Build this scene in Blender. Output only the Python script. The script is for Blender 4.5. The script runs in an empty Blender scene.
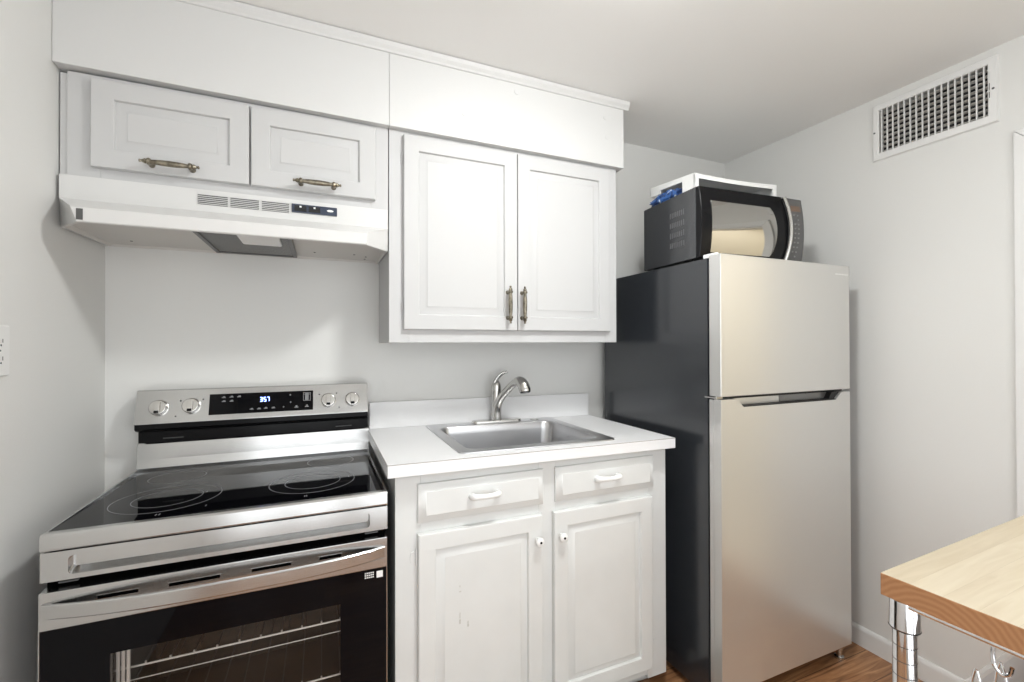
import bpy, bmesh, math, random
from mathutils import Vector, Matrix, Euler, noise
random.seed(7)
PI = math.pi
S = bpy.context.scene
COL = S.collection

# ------------------------------------------------------------------ camera
F = 446.86
YAW, PIT, ROL = (math.radians(a) for a in (22.9796, .3439, -.1342))
fw = Vector((math.sin(YAW)*math.cos(PIT), math.cos(YAW)*math.cos(PIT), math.sin(PIT)))
rt = Vector((math.cos(YAW), -math.sin(YAW), 0))
up = rt.cross(fw)
r2 = rt*math.cos(ROL)+up*math.sin(ROL)
u2 = up*math.cos(ROL)-rt*math.sin(ROL)
cd = bpy.data.cameras.new('camera')
cd.sensor_width = 36
cd.lens = 36*F/1024
cd.clip_start = .02
cam = bpy.data.objects.new('camera', cd)
M = Matrix((r2, u2, -fw)).transposed().to_4x4()
M.translation = (.6871, -1.9574, 1.3469)
cam.matrix_world = M
COL.objects.link(cam)
S.camera = cam

# ------------------------------------------------------------------ world, light, exposure
W = bpy.data.worlds.new('world')
W.use_nodes = True
W.node_tree.nodes['Background'].inputs[0].default_value = (.9, .95, 1, 1)
W.node_tree.nodes['Background'].inputs[1].default_value = .6
S.world = W
S.view_settings.view_transform = 'Standard'
S.view_settings.look = 'None'
S.view_settings.gamma = 1
S.view_settings.use_curve_mapping = False
S.view_settings.exposure = 0.13


def area(name, loc, rot, sx, sy, watts, color=(1, 1, 1), shape='RECTANGLE'):
    l = bpy.data.lights.new(name, 'AREA')
    l.shape = shape
    l.size = sx
    l.size_y = sy
    l.energy = watts
    l.color = color
    o = bpy.data.objects.new(name, l)
    o.location = loc
    o.rotation_euler = rot
    COL.objects.link(o)
    return o


RX, RY, RZ = 2.9, -2.5, 2.40            # room extents
LAMP = (1.40, -1.24)
LAMP_L = 150                              # radiance of the ceiling lamp's dome
area('added_front_fill', (1.25, RY-.14, 1.15), (PI/2, 0, 0), 2.3, 2.0, 34, (.97, .99, 1))  # added fill light in an assumed opening behind the camera
area('hall_light', (3.6, -1.85, 2.34), (0, 0, 0), 1.2, 1.2, 22, (1, .96, .89))


# ------------------------------------------------------------------ materials
def mat(name, color, rough=.5, metal=0., bump=0., bscale=40., spec=.5, coat=0., emit=None, estr=0., var=0., vscale=3.,
        stretch=(1, 1, 1), rvar=0., trans=0.):
    m = bpy.data.materials.new(name)
    m.use_nodes = True
    nt = m.node_tree
    b = nt.nodes['Principled BSDF']
    b.inputs['Base Color'].default_value = (*color, 1)
    b.inputs['Roughness'].default_value = rough
    b.inputs['Metallic'].default_value = metal
    b.inputs['Specular IOR Level'].default_value = spec
    b.inputs['Coat Weight'].default_value = coat
    b.inputs['Coat Roughness'].default_value = .2
    b.inputs['Transmission Weight'].default_value = trans
    if emit:
        b.inputs['Emission Color'].default_value = (*emit, 1)
        b.inputs['Emission Strength'].default_value = estr
    if bump or var or rvar:
        tc = nt.nodes.new('ShaderNodeTexCoord')
        mp = nt.nodes.new('ShaderNodeMapping')
        mp.inputs['Scale'].default_value = stretch
        nt.links.new(tc.outputs['Object'], mp.inputs[0])
    if bump:
        n = nt.nodes.new('ShaderNodeTexNoise')
        n.inputs['Scale'].default_value = bscale
        n.inputs['Detail'].default_value = 4
        nt.links.new(mp.outputs[0], n.inputs[0])
        bp = nt.nodes.new('ShaderNodeBump')
        bp.inputs['Strength'].default_value = bump
        bp.inputs['Distance'].default_value = .002
        nt.links.new(n.outputs[0], bp.inputs['Height'])
        nt.links.new(bp.outputs[0], b.inputs['Normal'])
    if var:
        n = nt.nodes.new('ShaderNodeTexNoise')
        n.inputs['Scale'].default_value = vscale
        n.inputs['Detail'].default_value = 5
        nt.links.new(mp.outputs[0], n.inputs[0])
        r = nt.nodes.new('ShaderNodeValToRGB')
        r.color_ramp.elements[0].position = .3
        r.color_ramp.elements[1].position = .7
        r.color_ramp.elements[0].color = (*[c*(1-var) for c in color], 1)
        r.color_ramp.elements[1].color = (*[min(1, c*(1+var)) for c in color], 1)
        nt.links.new(n.outputs[0], r.inputs[0])
        nt.links.new(r.outputs[0], b.inputs['Base Color'])
    if rvar:
        n = nt.nodes.new('ShaderNodeTexNoise')
        n.inputs['Scale'].default_value = vscale
        nt.links.new(mp.outputs[0], n.inputs[0])
        mr = nt.nodes.new('ShaderNodeMapRange')
        mr.inputs['To Min'].default_value = max(0, rough-rvar)
        mr.inputs['To Max'].default_value = rough+rvar
        nt.links.new(n.outputs[0], mr.inputs[0])
        nt.links.new(mr.outputs[0], b.inputs['Roughness'])
    return m


def planks(name, cols, pw, plen, rough, rot=0., grain=9., gap=.0016):
    """wood laid in lanes along X (object space), colour per lane segment plus grain"""
    m = bpy.data.materials.new(name)
    m.use_nodes = True
    nt = m.node_tree
    L = nt.links.new
    b = nt.nodes['Principled BSDF']
    tc = nt.nodes.new('ShaderNodeTexCoord')
    mp = nt.nodes.new('ShaderNodeMapping')
    mp.inputs['Rotation'].default_value = (0, 0, rot)
    L(tc.outputs['Object'], mp.inputs[0])
    br = nt.nodes.new('ShaderNodeTexBrick')
    br.offset = .37
    br.inputs['Scale'].default_value = 1
    br.inputs['Brick Width'].default_value = plen
    br.inputs['Row Height'].default_value = pw
    br.inputs['Mortar Size'].default_value = gap
    br.inputs['Mortar Smooth'].default_value = .3
    br.inputs['Color1'].default_value = (0, 0, 0, 1)
    br.inputs['Color2'].default_value = (1, 1, 1, 1)
    br.inputs['Mortar'].default_value = (.5, .5, .5, 1)
    L(mp.outputs[0], br.inputs[0])
    m2 = nt.nodes.new('ShaderNodeMapping')
    m2.inputs['Scale'].default_value = (1.2, 14, 14)
    L(mp.outputs[0], m2.inputs[0])
    off = nt.nodes.new('ShaderNodeVectorMath')
    off.operation = 'MULTIPLY_ADD'
    off.inputs[1].default_value = (7, 3, 5)
    L(br.outputs['Color'], off.inputs[0])
    L(m2.outputs[0], off.inputs[2])
    n = nt.nodes.new('ShaderNodeTexNoise')
    n.inputs['Scale'].default_value = grain*.35
    n.inputs['Detail'].default_value = 7
    n.inputs['Distortion'].default_value = 1.2
    L(off.outputs[0], n.inputs[0])
    mx = nt.nodes.new('ShaderNodeMath')
    mx.operation = 'MULTIPLY_ADD'
    mx.inputs[1].default_value = .28
    L(br.outputs['Color'], mx.inputs[0])
    sub = nt.nodes.new('ShaderNodeMath')
    sub.operation = 'SUBTRACT'
    sub.inputs[1].default_value = .14
    L(n.outputs[0], sub.inputs[0])
    L(sub.outputs[0], mx.inputs[2])
    r = nt.nodes.new('ShaderNodeValToRGB')
    e = r.color_ramp.elements
    e[0].position = .28
    e[1].position = .72
    e[0].color = (*cols[0], 1)
    e[1].color = (*cols[2], 1)
    k = e.new(.5)
    k.color = (*cols[1], 1)
    L(mx.outputs[0], r.inputs[0])
    dk = nt.nodes.new('ShaderNodeMix')
    dk.data_type = 'RGBA'
    dk.inputs['B'].default_value = (*[c*.5 for c in cols[0]], 1)
    L(br.outputs['Fac'], dk.inputs['Factor'])
    L(r.outputs[0], dk.inputs['A'])
    L(dk.outputs['Result'], b.inputs['Base Color'])
    b.inputs['Roughness'].default_value = rough
    bp = nt.nodes.new('ShaderNodeBump')
    bp.inputs['Strength'].default_value = .15
    bp.inputs['Distance'].default_value = .001
    L(n.outputs[0], bp.inputs['Height'])
    L(bp.outputs[0], b.inputs['Normal'])
    return m


def brushed(name, color, rough, stretch, amt=.12, aniso=0.):
    m = mat(name, color, rough, 1., rvar=.02, vscale=6, stretch=stretch)
    nt = m.node_tree
    b = nt.nodes['Principled BSDF']
    tc = nt.nodes.new('ShaderNodeTexCoord')
    mp = nt.nodes.new('ShaderNodeMapping')
    mp.inputs['Scale'].default_value = [s*12 for s in stretch]
    nt.links.new(tc.outputs['Object'], mp.inputs[0])
    n = nt.nodes.new('ShaderNodeTexNoise')
    n.inputs['Scale'].default_value = 12
    nt.links.new(mp.outputs[0], n.inputs[0])
    bp = nt.nodes.new('ShaderNodeBump')
    bp.inputs['Strength'].default_value = amt
    bp.inputs['Distance'].default_value = .0004
    nt.links.new(n.outputs[0], bp.inputs['Height'])
    nt.links.new(bp.outputs[0], b.inputs['Normal'])
    return m


m_wall = mat('wall_paint', (.72, .718, .70), .55, bump=.12, bscale=160)
m_ceil = mat('ceiling_paint', (.87, .865, .85), .8, bump=.15, bscale=120)
m_trim = mat('white_trim_paint', (.76, .76, .75), .4, bump=.05, bscale=90)
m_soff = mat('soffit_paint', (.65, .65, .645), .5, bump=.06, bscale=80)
m_cab = mat('white_cabinet_lacquer', (.55, .55, .55), .5, spec=.3, bump=.04, bscale=60)
m_base = mat('worn_white_cabinet_paint', (.70, .71, .70), .33, bump=.1, bscale=45, var=.025, vscale=7)
m_lam = mat('white_laminate', (.80, .80, .805), .35, bump=.03, bscale=200)
m_edge = mat('laminate_seam', (.22, .17, .13), .6, bump=.1)
m_hood = mat('hood_white_enamel', (.67, .665, .655), .28, bump=.02)
m_hoodin = mat('hood_underside', (.62, .60, .57), .45, bump=.03)
m_steel = brushed('brushed_steel', (.55, .55, .545), .2, (1, 40, 40), .03)
m_steelv = mat('refrigerator_steel', (.66, .655, .64), .28, .68)
m_sink = brushed('sink_steel', (.60, .60, .61), .3, (3, 30, 30), .12)
m_nick = mat('brushed_nickel', (.62, .61, .59), .2, 1., rvar=.05, vscale=30)
m_chrome = mat('chrome', (.80, .81, .83), .06, 1., rvar=.02)
m_black = mat('black_gloss_plastic', (.006, .006, .007), .2, spec=.15, rvar=.04)
m_blackm = mat('black_matte', (.010, .010, .011), .55, bump=.1)
m_glass = mat('black_ceramic_glass', (.003, .003, .004), .035, spec=.14, rvar=.01)
m_fside = mat('black_enamel_side', (.020, .023, .028), .22, bump=.03, bscale=50, spec=.6, coat=.6)
m_gray = mat('dark_grey_plastic', (.09, .09, .09), .35, rvar=.05)
m_ring = mat('burner_print', (.22, .22, .23), .3, rvar=.05)
m_icon = mat('control_print', (.20, .20, .205), .4, rvar=.05)
m_brass = mat('antique_brass', (.25, .225, .175), .34, 1., var=.5, vscale=60)
m_wplast = mat('white_plastic', (.82, .82, .81), .35, bump=.03)
m_dark = mat('dark_void', (.02, .02, .021), .8, bump=.1)
m_void = mat('black_slot', (.002, .002, .002), 1., spec=0., rvar=.01)
m_clock = mat('clock_digits', (.2, .3, .9), .3, emit=(.25, .36, 1), estr=9, rvar=.01)
m_disp = mat('orange_display', (.15, .095, .065), .3, rvar=.02)
m_lampm = mat('lamp_diffuser', (1, .97, .92), .4, emit=(.985, 1, .985), estr=LAMP_L, rvar=.01)
m_navy = mat('navy_switch_panel', (.035, .045, .075), .3, rvar=.03)
m_mesh = mat('aluminium_mesh', (.16, .16, .155), .45, .7, bump=.3, bscale=200)
m_mwside = mat('dark_grey_enamel', (.035, .037, .041), .25, bump=.08, bscale=260, spec=.6, coat=.6)
m_mirror = mat('mirrored_window', (.42, .41, .39), .035, 1., rvar=.01)
m_rack = mat('rack_wire', (.85, .85, .84), .35, .3, rvar=.03)
m_oven = mat('oven_enamel', (.085, .072, .06), .45, bump=.15, bscale=60, var=.25, vscale=4, stretch=(1, 1, 6))
m_floor = planks('hickory_floor', ((.17, .075, .033), (.36, .175, .080), (.56, .32, .165)), .125, 1.1, .34)
m_block = planks('butcher_block_top', ((.43, .36, .255), (.48, .41, .30), (.52, .455, .345)), .042, .55, .42, gap=.0001)
m_cloth_w = mat('white_bag', (.75, .77, .80), .4, bump=.4, bscale=60)

# end grain: rings
m_end = bpy.data.materials.new('butcher_block_end_grain')
m_end.use_nodes = True
_nt = m_end.node_tree
_b = _nt.nodes['Principled BSDF']
_tc = _nt.nodes.new('ShaderNodeTexCoord')
_mp = _nt.nodes.new('ShaderNodeMapping')
_mp.inputs['Location'].default_value = (.3, .07, -.86)
_nt.links.new(_tc.outputs['Object'], _mp.inputs[0])
_w = _nt.nodes.new('ShaderNodeTexWave')
_w.wave_type = 'RINGS'
_w.rings_direction = 'X'
_w.inputs['Scale'].default_value = 34
_w.inputs['Distortion'].default_value = 2.5
_w.inputs['Detail'].default_value = 4
_w.inputs['Detail Scale'].default_value = 1.5
_nt.links.new(_mp.outputs[0], _w.inputs[0])
_r = _nt.nodes.new('ShaderNodeValToRGB')
_r.color_ramp.elements[0].color = (.355, .165, .070, 1)
_r.color_ramp.elements[1].color = (.43, .215, .10, 1)
_nt.links.new(_w.outputs['Fac'], _r.inputs[0])
_nt.links.new(_r.outputs[0], _b.inputs['Base Color'])
_b.inputs['Roughness'].default_value = .5

# oven window: tinted see-through pane with a glossy surface
m_pane = bpy.data.materials.new('oven_window_glass')
m_pane.use_nodes = True
_nt = m_pane.node_tree
_nt.nodes.remove(_nt.nodes['Principled BSDF'])
_tr = _nt.nodes.new('ShaderNodeBsdfTransparent')
_tr.inputs[0].default_value = (.92, .90, .88, 1)
_gl = _nt.nodes.new('ShaderNodeBsdfGlossy')
_gl.inputs['Roughness'].default_value = .03
_fr = _nt.nodes.new('ShaderNodeFresnel')
_fr.inputs[0].default_value = 1.32
_mxs = _nt.nodes.new('ShaderNodeMixShader')
_nt.links.new(_fr.outputs[0], _mxs.inputs[0])
_nt.links.new(_tr.outputs[0], _mxs.inputs[1])
_nt.links.new(_gl.outputs[0], _mxs.inputs[2])
_nt.links.new(_mxs.outputs[0], _nt.nodes['Material Output'].inputs[0])

# blue and white printed bag
m_bag = bpy.data.materials.new('blue_printed_bag')
m_bag.use_nodes = True
_nt = m_bag.node_tree
_b = _nt.nodes['Principled BSDF']
_tc = _nt.nodes.new('ShaderNodeTexCoord')
_w = _nt.nodes.new('ShaderNodeTexNoise')
_w.inputs['Scale'].default_value = 16
_w.inputs['Distortion'].default_value = 1.5
_nt.links.new(_tc.outputs['Object'], _w.inputs[0])
_r = _nt.nodes.new('ShaderNodeValToRGB')
_r.color_ramp.interpolation = 'CONSTANT'
_r.color_ramp.elements[0].color = (.02, .05, .16, 1)
_r.color_ramp.elements[1].position = .46
_r.color_ramp.elements[1].color = (.045, .13, .38, 1)
_e = _r.color_ramp.elements.new(.60)
_e.color = (.70, .75, .82, 1)
_nt.links.new(_w.outputs[0], _r.inputs[0])
_nt.links.new(_r.outputs[0], _b.inputs['Base Color'])
_b.inputs['Roughness'].default_value = .3

# speckled mat
m_mat = bpy.data.materials.new('speckled_mat')
m_mat.use_nodes = True
_nt = m_mat.node_tree
_b = _nt.nodes['Principled BSDF']
_tc = _nt.nodes.new('ShaderNodeTexCoord')
_w = _nt.nodes.new('ShaderNodeTexVoronoi')
_w.inputs['Scale'].default_value = 95
_nt.links.new(_tc.outputs['Object'], _w.inputs[0])
_r = _nt.nodes.new('ShaderNodeValToRGB')
_r.color_ramp.elements[0].color = (.06, .05, .045, 1)
_r.color_ramp.elements[1].color = (.45, .40, .34, 1)
_nt.links.new(_w.outputs['Color'], _r.inputs[0])
_nt.links.new(_r.outputs[0], _b.inputs['Base Color'])
_b.inputs['Roughness'].default_value = .9


# ------------------------------------------------------------------ object helpers
def thing(name, label, cat, loc=(0, 0, 0), rot=(0, 0, 0), group=None):
    o = bpy.data.objects.new(name, None)
    o.empty_display_size = .05
    COL.objects.link(o)
    o.location = loc
    o.rotation_euler = rot
    o['label'] = label
    o['category'] = cat
    if group:
        o['group'] = group
    return o


def tag(o, label, cat, group=None):
    o['label'] = label
    o['category'] = cat
    if group:
        o['group'] = group
    return o


def world_of(o):
    m = Matrix.LocRotScale(o.location, o.rotation_euler, (1, 1, 1))
    return world_of(o.parent) @ m if o.parent else m


def obj(name, bm, ms, parent=None, local=False, smooth=True, label=None):
    """link a bmesh as ONE mesh object; coordinates are world unless local"""
    if not isinstance(ms, (list, tuple)):
        ms = [ms]
    bmesh.ops.recalc_face_normals(bm, faces=bm.faces)
    if parent is not None and not local:
        bm.transform(world_of(parent).inverted())
    me = bpy.data.meshes.new(name)
    bm.to_mesh(me)
    bm.free()
    for m in ms:
        me.materials.append(m)
    if smooth:
        me.polygons.foreach_set('use_smooth', [True]*len(me.polygons))
        me.set_sharp_from_angle(angle=math.radians(32))
    o = bpy.data.objects.new(name, me)
    COL.objects.link(o)
    if smooth:
        w = o.modifiers.new('weighted_normals', 'WEIGHTED_NORMAL')
        w.keep_sharp = True
        w.weight = 80
    if parent is not None:
        o.parent = parent
    if label:
        o['label'] = label
    return o


def struct(name, bm, ms, parent=None, smooth=True):
    o = obj(name, bm, ms, parent, smooth=smooth)
    if parent is None:
        o['kind'] = 'structure'
    return o


def B():
    return bmesh.new()


def box(bm, x0, x1, y0, y1, z0, z1, bev=0., seg=2, mi=0):
    t = bmesh.new()
    bmesh.ops.create_cube(t, size=1)
    for v in t.verts:
        v.co = Vector((x0 if v.co.x < 0 else x1, y0 if v.co.y < 0 else y1, z0 if v.co.z < 0 else z1))
    if bev:
        bmesh.ops.bevel(t, geom=t.edges[:], offset=bev, segments=seg, affect='EDGES', profile=.5)
    return merge(bm, t, mi)


def merge(bm, t, mi=0, mtx=None):
    if mtx is not None:
        t.transform(mtx)
    mp = {}
    for v in t.verts:
        mp[v] = bm.verts.new(v.co)
    for f in t.faces:
        try:
            nf = bm.faces.new([mp[v] for v in f.verts])
            nf.material_index = mi if mi is not None else f.material_index
        except ValueError:
            pass
    t.free()
    return bm


def prism(bm, pts, axis, a, b, bev=0., mi=0, seg=2):
    """extrude a polygon (2-D points) along an axis from a to b"""
    t = bmesh.new()

    def P(p, h):
        return Vector((h, p[0], p[1])) if axis == 'x' else Vector((p[0], h, p[1])) if axis == 'y' else Vector((p[0], p[1], h))
    lo = [t.verts.new(P(p, a)) for p in pts]
    hi = [t.verts.new(P(p, b)) for p in pts]
    n = len(pts)
    t.faces.new(lo)
    t.faces.new(hi[::-1])
    for i in range(n):
        t.faces.new((lo[i], hi[i], hi[(i+1) % n], lo[(i+1) % n]))
    if bev:
        bmesh.ops.recalc_face_normals(t, faces=t.faces)
        bmesh.ops.bevel(t, geom=t.edges[:], offset=bev, segments=seg, affect='EDGES', profile=.5)
    return merge(bm, t, mi)


def loft(bm, loops, cap0=True, cap1=True, closed=True, mi=0):
    rows = [[bm.verts.new(p) for p in lp] for lp in loops]
    n = len(rows[0])
    fs = []
    for a, b in zip(rows, rows[1:]):
        for i in range(n if closed else n-1):
            j = (i+1) % n
            try:
                fs.append(bm.faces.new((a[i], a[j], b[j], b[i])))
            except ValueError:
                pass
    if cap0:
        fs.append(bm.faces.new(rows[0][::-1]))
    if cap1:
        fs.append(bm.faces.new(rows[-1]))
    for f in fs:
        f.material_index = mi
    return rows


def tube(bm, pts, r, n=10, mi=0, flat=None, ref=None, cap=True):
    """swept round tube; r number or list; flat=(a,b) squashes the section"""
    pts = [Vector(p) for p in pts]
    rs = r if isinstance(r, (list, tuple)) else [r]*len(pts)
    loops = []
    prev = Vector(ref) if ref else None
    for i, p in enumerate(pts):
        d = (pts[min(i+1, len(pts)-1)]-pts[max(i-1, 0)]).normalized()
        if prev is None:
            prev = Vector((0, 0, 1)) if abs(d.z) < .9 else Vector((1, 0, 0))
        u = (prev-d*prev.dot(d))
        if u.length < 1e-5:
            u = d.orthogonal()
        u.normalize()
        v = d.cross(u)
        prev = u
        fa, fb = flat if flat else (1, 1)
        loops.append([p+(u*math.cos(2*PI*k/n)*fa+v*math.sin(2*PI*k/n)*fb)*rs[i] for k in range(n)])
    loft(bm, loops, cap, cap, mi=mi)
    return bm


def bez(ctrl, n=16):
    """Catmull-Rom through control points"""
    P = [Vector(c) for c in ctrl]
    P = [P[0]*2-P[1]]+P+[P[-1]*2-P[-2]]
    out = []
    for i in range(1, len(P)-2):
        for k in range(n):
            t = k/n
            a, b, c, d = P[i-1:i+3]
            out.append(.5*((2*b)+(c-a)*t+(2*a-5*b+4*c-d)*t*t+(3*b-a-3*c+d)*t**3))
    out.append(P[-2])
    return out


def lathe(bm, prof, origin, axis, n=24, mi=0):
    """prof: (t along axis, radius)"""
    d = Vector(axis).normalized()
    u = d.orthogonal().normalized()
    v = d.cross(u)
    o = Vector(origin)
    loops = [[o+d*t+(u*math.cos(2*PI*k/n)+v*math.sin(2*PI*k/n))*max(r, 1e-4) for k in range(n)] for t, r in prof]
    loft(bm, loops, True, True, mi=mi)
    return bm


def ring(bm, c, R, w, z, n=64, h=.0004, mi=0):
    a = [Vector((c[0]+(R-w)*math.cos(2*PI*k/n), c[1]+(R-w)*math.sin(2*PI*k/n), z+h)) for k in range(n)]
    b = [Vector((c[0]+R*math.cos(2*PI*k/n), c[1]+R*math.sin(2*PI*k/n), z+h)) for k in range(n)]
    a0 = [p-Vector((0, 0, h)) for p in a]
    b0 = [p-Vector((0, 0, h)) for p in b]
    loft(bm, [a0, a, b, b0], False, False, mi=mi)
    return bm


def rrect(x0, x1, y0, y1, r, n=6):
    pts = []
    for cx, cy, a0 in ((x1-r, y1-r, 0), (x0+r, y1-r, PI/2), (x0+r, y0+r, PI), (x1-r, y0+r, 1.5*PI)):
        for k in range(n+1):
            a = a0+PI/2*k/n
            pts.append((cx+r*math.cos(a), cy+r*math.sin(a)))
    return pts


def panel_door(bm, x0, x1, z0, z1, yb, th=.019, stile=.053, fld=.032, groove=.007, lift=.001, edge=.004, bead=.006):
    """raised-panel cabinet door facing -y"""
    yf = yb-th

    def R(i, y):
        return [Vector((x0+i, y, z0+i)), Vector((x1-i, y, z0+i)), Vector((x1-i, y, z1-i)), Vector((x0+i, y, z1-i))]
    loops = [R(0, yb), R(0, yf+edge), R(edge*.35, yf+edge*.35), R(edge, yf),
             R(stile-.003, yf), R(stile, yf+.0015), R(stile+.0025, yf+groove), R(stile+.006, yf+groove),
             R(stile+fld-bead, yf+groove*.62), R(stile+fld-.001, yf+lift+.0008), R(stile+fld+.001, yf+lift)]
    loft(bm, loops)
    return bm


def drawer_front(bm, x0, x1, z0, z1, yb, th=.019, fld=.025, edge=.010):
    yf = yb-th

    def R(i, y):
        return [Vector((x0+i, y, z0+i)), Vector((x1-i, y, z0+i)), Vector((x1-i, y, z1-i)), Vector((x0+i, y, z1-i))]
    loft(bm, [R(0, yb), R(0, yf+edge+.002), R(.002, yf+edge), R(fld-.005, yf+.003), R(fld-.003, yf+.001), R(fld, yf)])
    return bm


def glyph(bm, x, z, w, h, y0, y1):
    box(bm, x-w/2, x+w/2, y0, y1, z-h/2, z+h/2)


# ================================================================== SETTING
bm = B()
box(bm, -.1, RX+.1, RY-.1, .1, -.06, 0)
struct('floor', bm, m_floor, smooth=False)
# ceiling, a touch higher along the back wall (old house)
bm = B()
loft(bm, [[Vector((-.1, .1, 2.421)), Vector((RX+.1, .1, 2.421)), Vector((RX+.1, -1.1, 2.402)), Vector((RX+.1, RY-.1, 2.40)), Vector((-.1, RY-.1, 2.40)), Vector((-.1, -1.1, 2.402))],
          [Vector((-.1, .1, 2.50)), Vector((RX+.1, .1, 2.50)), Vector((RX+.1, -1.1, 2.50)), Vector((RX+.1, RY-.1, 2.50)), Vector((-.1, RY-.1, 2.50)), Vector((-.1, -1.1, 2.50))]])
struct('ceiling', bm, m_ceil, smooth=False)
bm = B()
box(bm, -.1, RX+.1, 0, .1, 0, 2.45)
struct('wall_back', bm, m_wall, smooth=False)
bm = B()
box(bm, -.1, 0, RY-.1, 0, 0, 2.45)
struct('wall_left', bm, m_wall, smooth=False)
# right wall with a doorway
DY0, DY1, DZ = -1.275, -2.10, 2.015
bm = B()
box(bm, RX, RX+.1, -.808, 0, 0, 2.45)
box(bm, RX, RX+.1, DY0, -1.150, 0, 2.45)
box(bm, RX, RX+.1, -1.150, -.808, 0, 2.163)
box(bm, RX, RX+.1, -1.150, -.808, 2.347, 2.45)
box(bm, RX, RX+.1, RY-.1, DY1, 0, 2.45)
box(bm, RX, RX+.1, DY1, DY0, DZ, 2.45)
struct('wall_right', bm, m_wall, smooth=False)
# front wall (behind the camera) with a large opening added for the fill light
bm = B()
wx0, wx1, wz0, wz1 = .1, 2.4, .12, 2.15
box(bm, -.1, wx0, RY-.1, RY, 0, 2.45)
box(bm, wx1, RX+.1, RY-.1, RY, 0, 2.45)
box(bm, wx0, wx1, RY-.1, RY, 0, wz0)
box(bm, wx0, wx1, RY-.1, RY, wz1, 2.45)
struct('wall_front', bm, m_wall, smooth=False)
bm = B()  # unseen bars, added to break the fill into streaks on the steel
for a, b, c, d in ((wx0, wx0+.05, wz0, wz1), (wx1-.05, wx1, wz0, wz1), (wx0, wx1, wz0, wz0+.05), (wx0, wx1, wz1-.05, wz1),
                   *[(q-.5*w_, q+.5*w_, wz0, wz1) for q, w_ in ((.42, .03), (.50, .06), (.86, .12), (1.25, .05), (1.52, .04), (1.60, .10), (2.05, .05))]):
    box(bm, a, b, RY-.07, RY-.02, c, d, .004)
struct('fill_opening_bars', bm, m_trim)
# baseboard and door casing on the right wall
bm = B()
prism(bm, [(RX, 0), (RX-.013, 0), (RX-.013, .066), (RX-.009, .078), (RX-.004, .084), (RX, .085)], 'y', -1.2145, -.001)
struct('baseboard_right', bm, m_trim)
bm = B()


def casing(bm, pts):
    prism(bm, pts, 'x', RX-.013, RX+.002, .003)


casing(bm, [(-1.215, 0), (-1.275, 0), (-1.275, 2.015), (-1.215, 2.078)])
casing(bm, [(-2.10, 0), (-2.166, 0), (-2.166, 2.078), (-2.10, 2.015)])
casing(bm, [(-1.275, 2.0155), (-2.10, 2.0155), (-2.166, 2.0785), (-1.215, 2.0785)])
struct('trim_1', bm, m_trim)
# lit hallway beyond the open doorway
m_hall = mat('hall_cream_paint', (.80, .76, .66), .6, bump=.1, bscale=120)
HX1, HY0, HY1, HZ = 4.4, -.95, -2.6, 2.36
bm = B()
box(bm, HX1, HX1+.05, HY1-.05, HY0+.05, 0, HZ+.05)
box(bm, RX+.1, HX1, HY0, HY0+.05, 0, HZ+.05)
box(bm, RX+.1, HX1, HY1-.05, HY1, 0, HZ+.05)
box(bm, RX+.1, HX1, HY1, HY0, HZ, HZ+.05)
struct('wall_hall', bm, m_hall, smooth=False)
bm = B()
box(bm, RX+.1, HX1, HY1, HY0, -.06, -.0005)
struct('floor_hall', bm, mat('hall_floor_tile', (.60, .54, .45), .4, bump=.1, bscale=20), smooth=False)
bm = B()
box(bm, RX+.0005, RX+.0995, DY0+.0005, DY0-.015, 0, DZ, .001)
box(bm, RX+.0005, RX+.0995, DY1+.015, DY1-.0005, 0, DZ, .001)
box(bm, RX+.0005, RX+.0995, DY1+.015, DY0-.015, DZ-.015, DZ+.0005, .001)
struct('trim_3', bm, m_trim)

# soffit above the wall cabinets: two boxed panels with a seam, filled screw plugs, crown strip
bm = B()
ZS = 2.121
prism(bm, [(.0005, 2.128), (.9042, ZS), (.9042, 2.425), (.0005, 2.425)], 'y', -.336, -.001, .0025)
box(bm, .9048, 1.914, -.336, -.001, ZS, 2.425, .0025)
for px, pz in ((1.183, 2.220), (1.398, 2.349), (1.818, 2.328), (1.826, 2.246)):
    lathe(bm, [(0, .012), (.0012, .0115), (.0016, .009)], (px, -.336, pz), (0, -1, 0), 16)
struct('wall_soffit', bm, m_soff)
bm = B()
prism(bm, [(-.335, 2.378), (-.341, 2.379), (-.344, 2.386), (-.352, 2.396), (-.354, 2.412), (-.335, 2.412)], 'x', .001, 1.936, .0012)
prism(bm, [(1.914, 2.378), (1.920, 2.379), (1.923, 2.386), (1.934, 2.396), (1.936, 2.412), (1.914, 2.412)], 'y', -.331, -.001)
struct('trim_2', bm, m_soff)

# ================================================================== WALL CABINETS
FY = -.3126                                     # face-frame plane


def spindle_pull(parent, c, axis, label):
    """turned antique-brass pull, axis 'x' or 'z', centre c"""
    bm = B()
    ax = Vector((1, 0, 0)) if axis == 'x' else Vector((0, 0, 1))
    half = [(.0735, .001), (.0725, .0032), (.070, .0038), (.0672, .0024), (.0655, .0032), (.061, .0055), (.058, .0062), (.0555, .0046),
            (.0535, .0072), (.050, .0082), (.0465, .0076), (.0445, .005), (.042, .0046), (.034, .0055), (.02, .0064), (.0, .0068)]
    prof = [(-t, r) for t, r in half]+[(t, r) for t, r in half[::-1][1:]]
    lathe(bm, [(t_, r_*1.25) for t_, r_ in prof], c, ax, 18)
    cv = Vector(c)
    for s in (-.05, .05):
        p = cv+ax*s
        lathe(bm, [(0, .005), (.010, .0048), (.024, .0062), (.029, .0085), (.0305, .0085)], p, (0, 1, 0), 14)
    return obj('handle', bm, m_brass, parent, label=label)


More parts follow.
